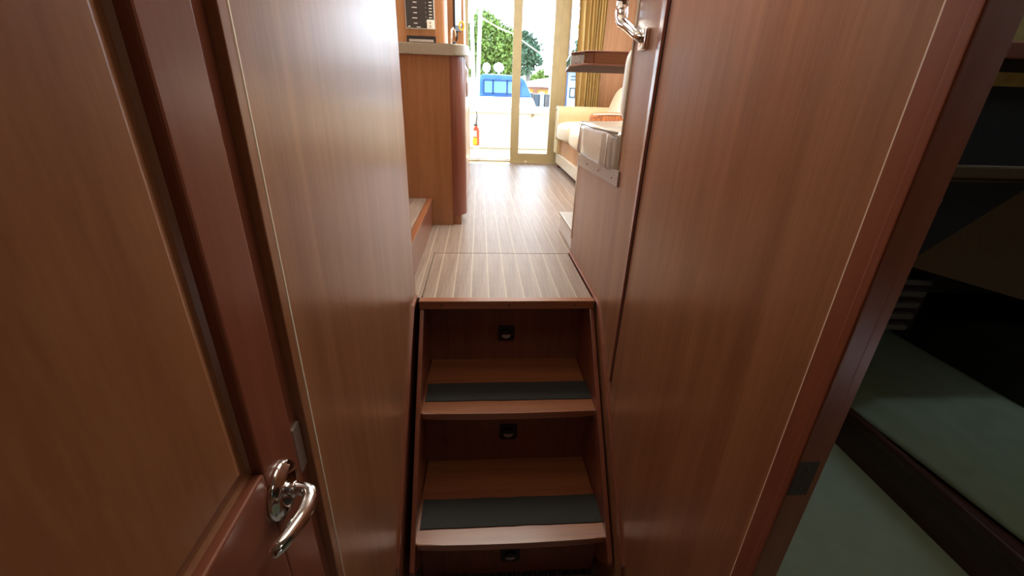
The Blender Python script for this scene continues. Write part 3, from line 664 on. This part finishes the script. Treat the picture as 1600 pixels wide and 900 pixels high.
# ================================================================== COCKPIT AND HARBOUR
struct(MB().box(-1.8, 1.8, SYD+.05, 7.0, -0.80, -0.74).obj('floor', 'cream'), 'cockpit sole behind the glass door')
ck = thing('cockpit_transom', 'white moulded transom across the aft end of the cockpit', 'transom', (0, 6.9, -0.74))
MB().box(-1.8, 1.8, 6.55, 7.0, -0.74, -0.25, 0.04, 3).obj('moulding', 'white', ck)
MB().box(-1.8, 1.8, 6.5, 7.05, -0.25, -0.17, 0.015).obj('coaming_cap', 'white', ck)
b = MB(); p0 = at(832, 180, 6.54); ringp = [(p0.x+.036*math.cos(a), 6.535, p0.z+.036*math.sin(a)) for a in [2*PI*i/24 for i in range(25)]]
b.tube(ringp, .010, 8, False); b.obj('filler_ring', 'cream', ck, True)
MB().box(p0.x-.007, p0.x+.007, 6.53, 6.545, p0.z-.028, p0.z+.028, .003).obj('filler_key', 'steel', ck)
for sx_, nm in ((-1, 'port'), (1, 'starboard')):
    g = MB().box(sx_*1.8-.15, sx_*1.8+.15, SYD+.06, 6.48, -0.74, -0.10, 0.03, 3).obj('bulwark', 'white'); tag(g, 'white moulded cockpit side on the %s' % ('left' if sx_ < 0 else 'right'), 'bulwark')
hd = MB().box(-1.9, 1.9, SYD+.06, 7.0, 1.12, 1.18, 0.02).obj('hardtop', 'cream'); tag(hd, 'cream hardtop roof over the cockpit', 'roof')
# fire extinguisher on the side of the cockpit
q = at(744, 196, 5.9); qb = at(744, 227, 5.9)
fe = thing('fire_extinguisher', 'red fire extinguisher with white label at the left of the cockpit', 'fire extinguisher', (q.x, 5.9, qb.z))
H = q.z-qb.z
MB().lathe((q.x, 5.9, qb.z), [(.034, 0), (.04, .01), (.04, H*.78), (.034, H*.88), (.014, H*.95), (.013, H)], 2, 20).obj('body', 'red', fe, True)
MB().lathe((q.x-.008, 5.897, qb.z+H*.45), [(.039, 0), (.039, H*.3)], 2, 20).obj('label', 'white', fe, True)
MB().lathe((q.x-.012, 5.885, qb.z+.01), [(.033, 0), (.033, H*.36)], 2, 20).obj('sunlit_patch', 'yellow', fe, True)  # yellow paints the sunlit left side of the red body
MB().tube([(q.x, 5.9, q.z), (q.x+.004, 5.89, q.z+.05), (q.x+.012, 5.88, q.z+.11), (q.x+.004, 5.87, q.z+.17)], [.012, .009, .007, .005], 8).obj('hose', 'greypaint', fe, True)
MB().box(q.x-.03, q.x+.02, 5.88, 5.92, q.z-.005, q.z+.015, .003).obj('valve', 'greypaint', fe)
sp_ = MB().box(q.x-.03, q.x+.03, 5.86, 5.945, -0.74, qb.z, .003).obj('mounting_post', 'white'); tag(sp_, 'white post carrying the red fire extinguisher', 'post')
# stanchions and rope
for (u0, v0, u1, v1, Y_, l_) in ((736, -30, 741, 168, 6.85, 'left white stanchion nearer the galley'), (751, 0, 745.5, 168, 6.6, 'white stanchion leaning slightly right beside the blue canvas')):
    a_ = at(u0, v0, Y_); c2 = at(u1, v1, Y_); o = MB().tube([(a_.x, Y_, min(a_.z, 1.115)), (c2.x, Y_, -0.168)], .026, 12).obj('stanchion', 'white', None, True); tag(o, l_, 'pole', 'white stanchions at the transom')
a_ = at(750.2, 28, 6.6)+Vector((.033, 0, 0)); c2 = at(800, 52, 7.4)
o = MB().tube([a_, a_.lerp(c2, .5)-Vector((0, 0, .02)), c2, c2+Vector((.6, .3, -.3))], .008, 8).obj('rope', 'cream', None, True); tag(o, 'pale rope running from the white stanchion to the right', 'rope')
# water, dock, ground
struct(MB().box(-60, 60, 7.1, 26, -1.75, -1.7).obj('floor', 'water'), 'harbour water behind the boat')
struct(MB().box(-90, 120, 26, 160, -1.9, -1.2).obj('floor', 'ground'), 'shore ground beyond the dock')
dk = MB().box(-2, 30, 9.0, 10.2, -1.2, -1.05, .02).obj('dock', 'concrete'); tag(dk, 'pale floating dock between the boats', 'dock')
# neighbour boat with blue canvas
D = 15.0
nb = thing('motor_boat', 'white motor boat with blue canvas enclosure and two radar domes', 'boat', (0.4, D+2, -1.7))
def P(u, v, Y=D): return at(u, v, Y)
a_ = P(741, 150); c2 = P(828, 150)
xL, xR_, zt = a_.x, c2.x, a_.z
b = MB(); b.prism([(xL-.5, -1.7), (xR_+.1, -1.7), (xR_+.35, zt-.55), (xR_+.1, zt), (xL-.3, zt), (xL-.8, zt-.55)], 1, D, D+7, .08, 3); b.obj('hull', 'white', nb)
ztop = P(770, 116).z; x0, x1 = P(748, 120).x, P(822, 120).x
b = MB(); b.prism([(x0-.18, zt), (x1+.25, zt), (x1, ztop-.12), (x1-.2, ztop), (x0+.12, ztop+.02), (x0, ztop-.1)], 1, D+.3, D+3.5, .05, 2); cv = b.obj('canvas', 'bluecanvas', nb)
zb0, zb1 = P(770, 145).z, P(770, 126).z; xa, xb, xc, xd = P(757, 140).x, P(772, 140).x, P(792, 140).x, P(812, 140).x
for (p_, q_) in ((xa, xb-.05), (xb, xc), (xc+.05, xd)):
    MB().box(p_, q_, D+.26, D+.31, zb0, zb1, .01).obj('vinyl_window', 'clearvinyl', cv)
b = MB()
for xx in (xa-.03, xb-.025, xc+.025, xd+.03): b.box(xx-.02, xx+.02, D+.24, D+.3, zb0-.03, zb1+.03)
b.box(xa, xd, D+.24, D+.3, zb1, zb1+.04); b.box(xa, xd, D+.24, D+.3, zb0-.04, zb0); b.obj('seam_tape', 'bluedark', cv)
for (u, r_) in ((761, .13), (781.5, .17)):
    pz = P(u, 113); MB().lathe((pz.x, D+1.2, pz.z-.12), [(.04, 0), (.04, .16), (r_*.7, .19), (r_, .26), (r_, .34), (r_*.7, .42), (r_*.2, .45)], 2, 20).obj('radar_dome', 'white', nb, True)
for u in (756, 770, 786): 
    pz = P(u, 162); MB().box(pz.x-.09, pz.x+.09, D-.03, D+.02, pz.z-.05, pz.z+.05, .01).obj('deck_fitting', 'concrete', nb)
# shed with white roof
D2 = 30.0
a_ = at(828, 134, D2); c2 = at(858, 134, D2); bz = at(840, 158, D2).z
sh = thing('boat_shed', 'yellow shed with a low white domed roof beyond the dock', 'shed', (a_.x+3, D2+2, -1.2))
MB().box(a_.x, a_.x+7, D2, D2+6, -1.2, a_.z).obj('wall', 'yellowwall', sh)
tz = at(858, 110, D2).z
MB().prism([(a_.x-.5, a_.z-.05), (a_.x+.3, a_.z+.35), (a_.x+1.6, tz-.35), (a_.x+3.2, tz), (a_.x+5, tz), (a_.x+7.5, a_.z+.2), (a_.x+7.6, a_.z-.05)], 1, D2-.4, D2+6.4).obj('roof', 'white', sh)
MB().box(a_.x+.25, a_.x+.45, D2-.1, D2, -1.2, a_.z).obj('corner_post', 'solid', sh)
MB().box(a_.x-.2, a_.x+7.2, D2-.12, D2-.02, a_.z-.18, a_.z-.02).obj('fascia', 'solid', sh)
for i, u in enumerate((818, 828, 838, 846, 854)):
    pz = at(u, 152, 24.0); hgt = (.9, .7, .55, .8, .5)[i]; w_ = (.27, .27, .25, .22, .24)[i]
    o = MB().box(pz.x-w_/2, pz.x+w_/2, 23.7, 24.3, -1.70, pz.z+hgt*.3, .05).obj('dock_box', ('houseblue', 'greypaint', 'greypaint', 'houseblue', 'bark')[i])
    tag(o, ('pale blue dock box next to the canvas-covered boat', 'grey dock box second from the blue canvas', 'dark grey dock box in the middle of the dock row', 'tall pale dock box in front of the shed wall', 'brown dock box nearest the door frame')[i], 'box', 'boxes on the far dock')
# house boat seen through the window
D3 = 22.0
a_ = at(879, 168, D3); c2 = at(925, 168, D3); tz = at(890, 100, D3).z; bz = a_.z
hs = thing('white_house', 'pale blue house with dark windows seen through the small window', 'house', ((a_.x+c2.x)/2, D3+2, -1.7))
MB().box(a_.x, c2.x+4, D3, D3+5, -1.7, at(890, 112, D3).z).obj('wall', 'houseblue', hs)
MB().box(a_.x-.3, c2.x+4, D3-.4, D3+5, at(890, 112, D3).z, tz).obj('roof', 'white', hs)
for (u0, u1, v0, v1) in ((890, 898, 137, 153), (901, 906, 130, 152), (912, 920, 137, 153)):
    pA = at(u0, v0, D3); pB = at(u1, v1, D3); f = MB().box(pA.x, pB.x, D3-.06, D3, pB.z, pA.z, .01).obj('window', 'greypaint', hs)
    MB().box(pA.x+.06, pB.x-.06, D3-.08, D3-.05, pB.z+.06, pA.z-.06).obj('pane', 'cream', f)
for v in (120, 125): 
    z_ = at(890, v, D3).z; MB().box(a_.x+.2, c2.x+3, D3-.5, D3-.44, z_-.03, z_+.03).obj('balcony_rail', 'greypaint', hs)
pA = at(888, 80, 12.0); pB = at(887, 137, 12.0)
o = MB().tube([(pA.x, 12, pA.z+1), (pB.x, 12, -1.7)], .02, 8).obj('flag_pole', 'bluedark', None, True); tag(o, 'thin dark pole in front of the pale house', 'pole')
# flags and lamp at the window
pA = at(911, 25, 5.6)
def flag(u0, v0, u1, v1, y, mat, nm, l_, cat):
    a = at(u0, v0, y); c = at(u1, v1, y)
    b = MB(); n_ = 8; f0 = []; f1 = []
    for k in range(n_+1):
        t_ = k/n_; x = a.x+(c.x-a.x)*t_; yy = y+.006*math.sin(t_*7)
        f0.append((x, yy)); f1.append((x, yy+.003))
    b.prism(f0+f1[::-1], 2, c.z, a.z); o = b.obj(nm, mat); tag(o, l_, cat); return o, a, c
o, a, c = flag(906, 20, 922, 31, 5.6, 'red', 'pennant', 'small red pennant with a white diagonal behind the curtain edge', 'flag')
b = MB(); b.prism([(a.x, c.z), (a.x+.025, c.z), (c.x, a.z), (c.x-.03, a.z)], 1, 5.588, 5.592); b.obj('stripe', 'white', o)
flag(907, 12, 922, 18, 5.6, 'greypaint', 'pennant', 'small dark grey pennant above the red one', 'flag')
flag(903, 38, 922, 46, 5.6, 'yellow', 'pennant', 'small gold pennant below the red one', 'flag')
a = at(913, -2, 5.6)
lp = MB().lathe((a.x, 5.6, a.z-.08), [(.02, 0), (.055, .01), (.06, .05), (.06, .12), (.03, .16)], 2, 18).obj('cockpit_speaker', 'alu', None, True); tag(lp, 'round grey speaker hanging behind the top of the curtain', 'speaker')
o = MB().tube([(a.x, 5.6, 1.12), (a.x, 5.6, at(911, 50, 5.6).z)], .003, 6).obj('halyard', 'steel', None, True); tag(o, 'thin halyard carrying the small pennants', 'rope')

# trees
def tree(name, label, base, crowns, nleaf, lsz, mat, trunk_r, seedv, group='trees on the shore'):
    rnd = random.Random(seedv)
    t_ = thing(name, label, 'tree', base, group)
    top = max(c[2]+c[3]*.3 for c in crowns)
    b = MB(); bx, by, bz_ = base
    b.tube([(bx, by, bz_), (bx+.1, by, bz_+(top-bz_)*.5), (bx-.05, by, top)], [trunk_r, trunk_r*.75, trunk_r*.25], 8)
    for c in crowns:
        b.tube([(bx, by, bz_+(c[2]-bz_)*.6), ((bx+c[0])/2, by, c[2]-c[3]*.4), (c[0], c[1], c[2]+c[3]*.3)], [trunk_r*.45, trunk_r*.3, trunk_r*.1], 6)
    b.obj('trunk', 'bark', t_, True)
    vs = []; fs = []; tot = sum(c[3]**3 for c in crowns)
    C = Vector((bx, by, bz_))
    for c in crowns:
        for _ in range(int(nleaf*c[3]**3/tot)):
            while 1:
                d = Vector((rnd.uniform(-1, 1), rnd.uniform(-1, 1), rnd.uniform(-1, 1)))
                if d.length < 1: break
            d = d*(0.55+0.45*rnd.random()) if rnd.random() < .3 else d.normalized()*rnd.uniform(.6, 1)*(1+.25*noise.noise(d*2.5+C))
            p_ = Vector((c[0], c[1], c[2]))+Vector((d.x*c[3], d.y*c[3], d.z*c[3]*c[4]))-C
            u_ = Vector((rnd.uniform(-1, 1), rnd.uniform(-1, 1), rnd.uniform(-1, 1))).normalized(); v_ = u_.cross(Vector((rnd.uniform(-1, 1), rnd.uniform(-1, 1), rnd.uniform(-1, 1)))).normalized()
            s_z = lsz*rnd.uniform(.6, 1.3); k0 = len(vs)
            vs += [p_-u_*s_z, p_+v_*s_z*.45, p_+u_*s_z, p_-v_*s_z*.45]; fs.append((k0, k0+1, k0+2, k0+3))
    me = bpy.data.meshes.new('foliage'); me.from_pydata(vs, [], fs); me.materials.append(M[mat])
    o = bpy.data.objects.new('foliage', me); col.objects.link(o); o.parent = t_; o['kind'] = 'stuff'
def cr_(u, v, Y, rpx, fl_=1.0): 
    p_ = at(u, v, Y); return (p_.x, Y, p_.z, rpx*Y/FPX/1.02, fl_)
DT = 50.0
def base(u, Y): p_ = at(u, 160, Y); return (p_.x, Y, -1.2)
tree('leafy_tree', 'tall sunlit yellow-green tree behind the blue canvas boat', base(772, DT), [cr_(758, 40, DT, 20), cr_(745, 60, DT, 20), cr_(775, 70, DT, 30), cr_(795, 72, DT, 22), cr_(752, 95, DT, 26), cr_(785, 100, DT, 26)], 11000, .21, 'leafa', .3, 3)
tree('leafy_tree', 'sparse cool green tree right of the middle door stile', base(822, DT-8), [cr_(820, 62, DT-8, 12), cr_(828, 80, DT-8, 17), cr_(820, 100, DT-8, 17), cr_(840, 96, DT-8, 9)], 1700, .22, 'leafb', .2, 5)
tree('round_bush', 'low green bush behind the white shed roof', base(846, DT+6), [cr_(850, 118, DT+6, 12, .7), cr_(836, 124, DT+6, 9, .8)], 1500, .2, 'leafa', .12, 8, 'bushes on the shore')
tree('leafy_tree', 'small distant tree seen through the window beside the curtain', base(904, DT), [cr_(903, 68, DT, 5), cr_(901, 84, DT, 7), cr_(908, 110, DT, 12)], 500, .28, 'leafb', .15, 9)
tree('leafy_tree', 'dense green tree at the left edge of the glass door', base(722, 62), [cr_(731, 60, 62, 15), cr_(726, 100, 62, 20)], 3000, .25, 'leafa', .25, 11)

for o in bpy.data.objects:
    if '_w' in o: del o['_w']
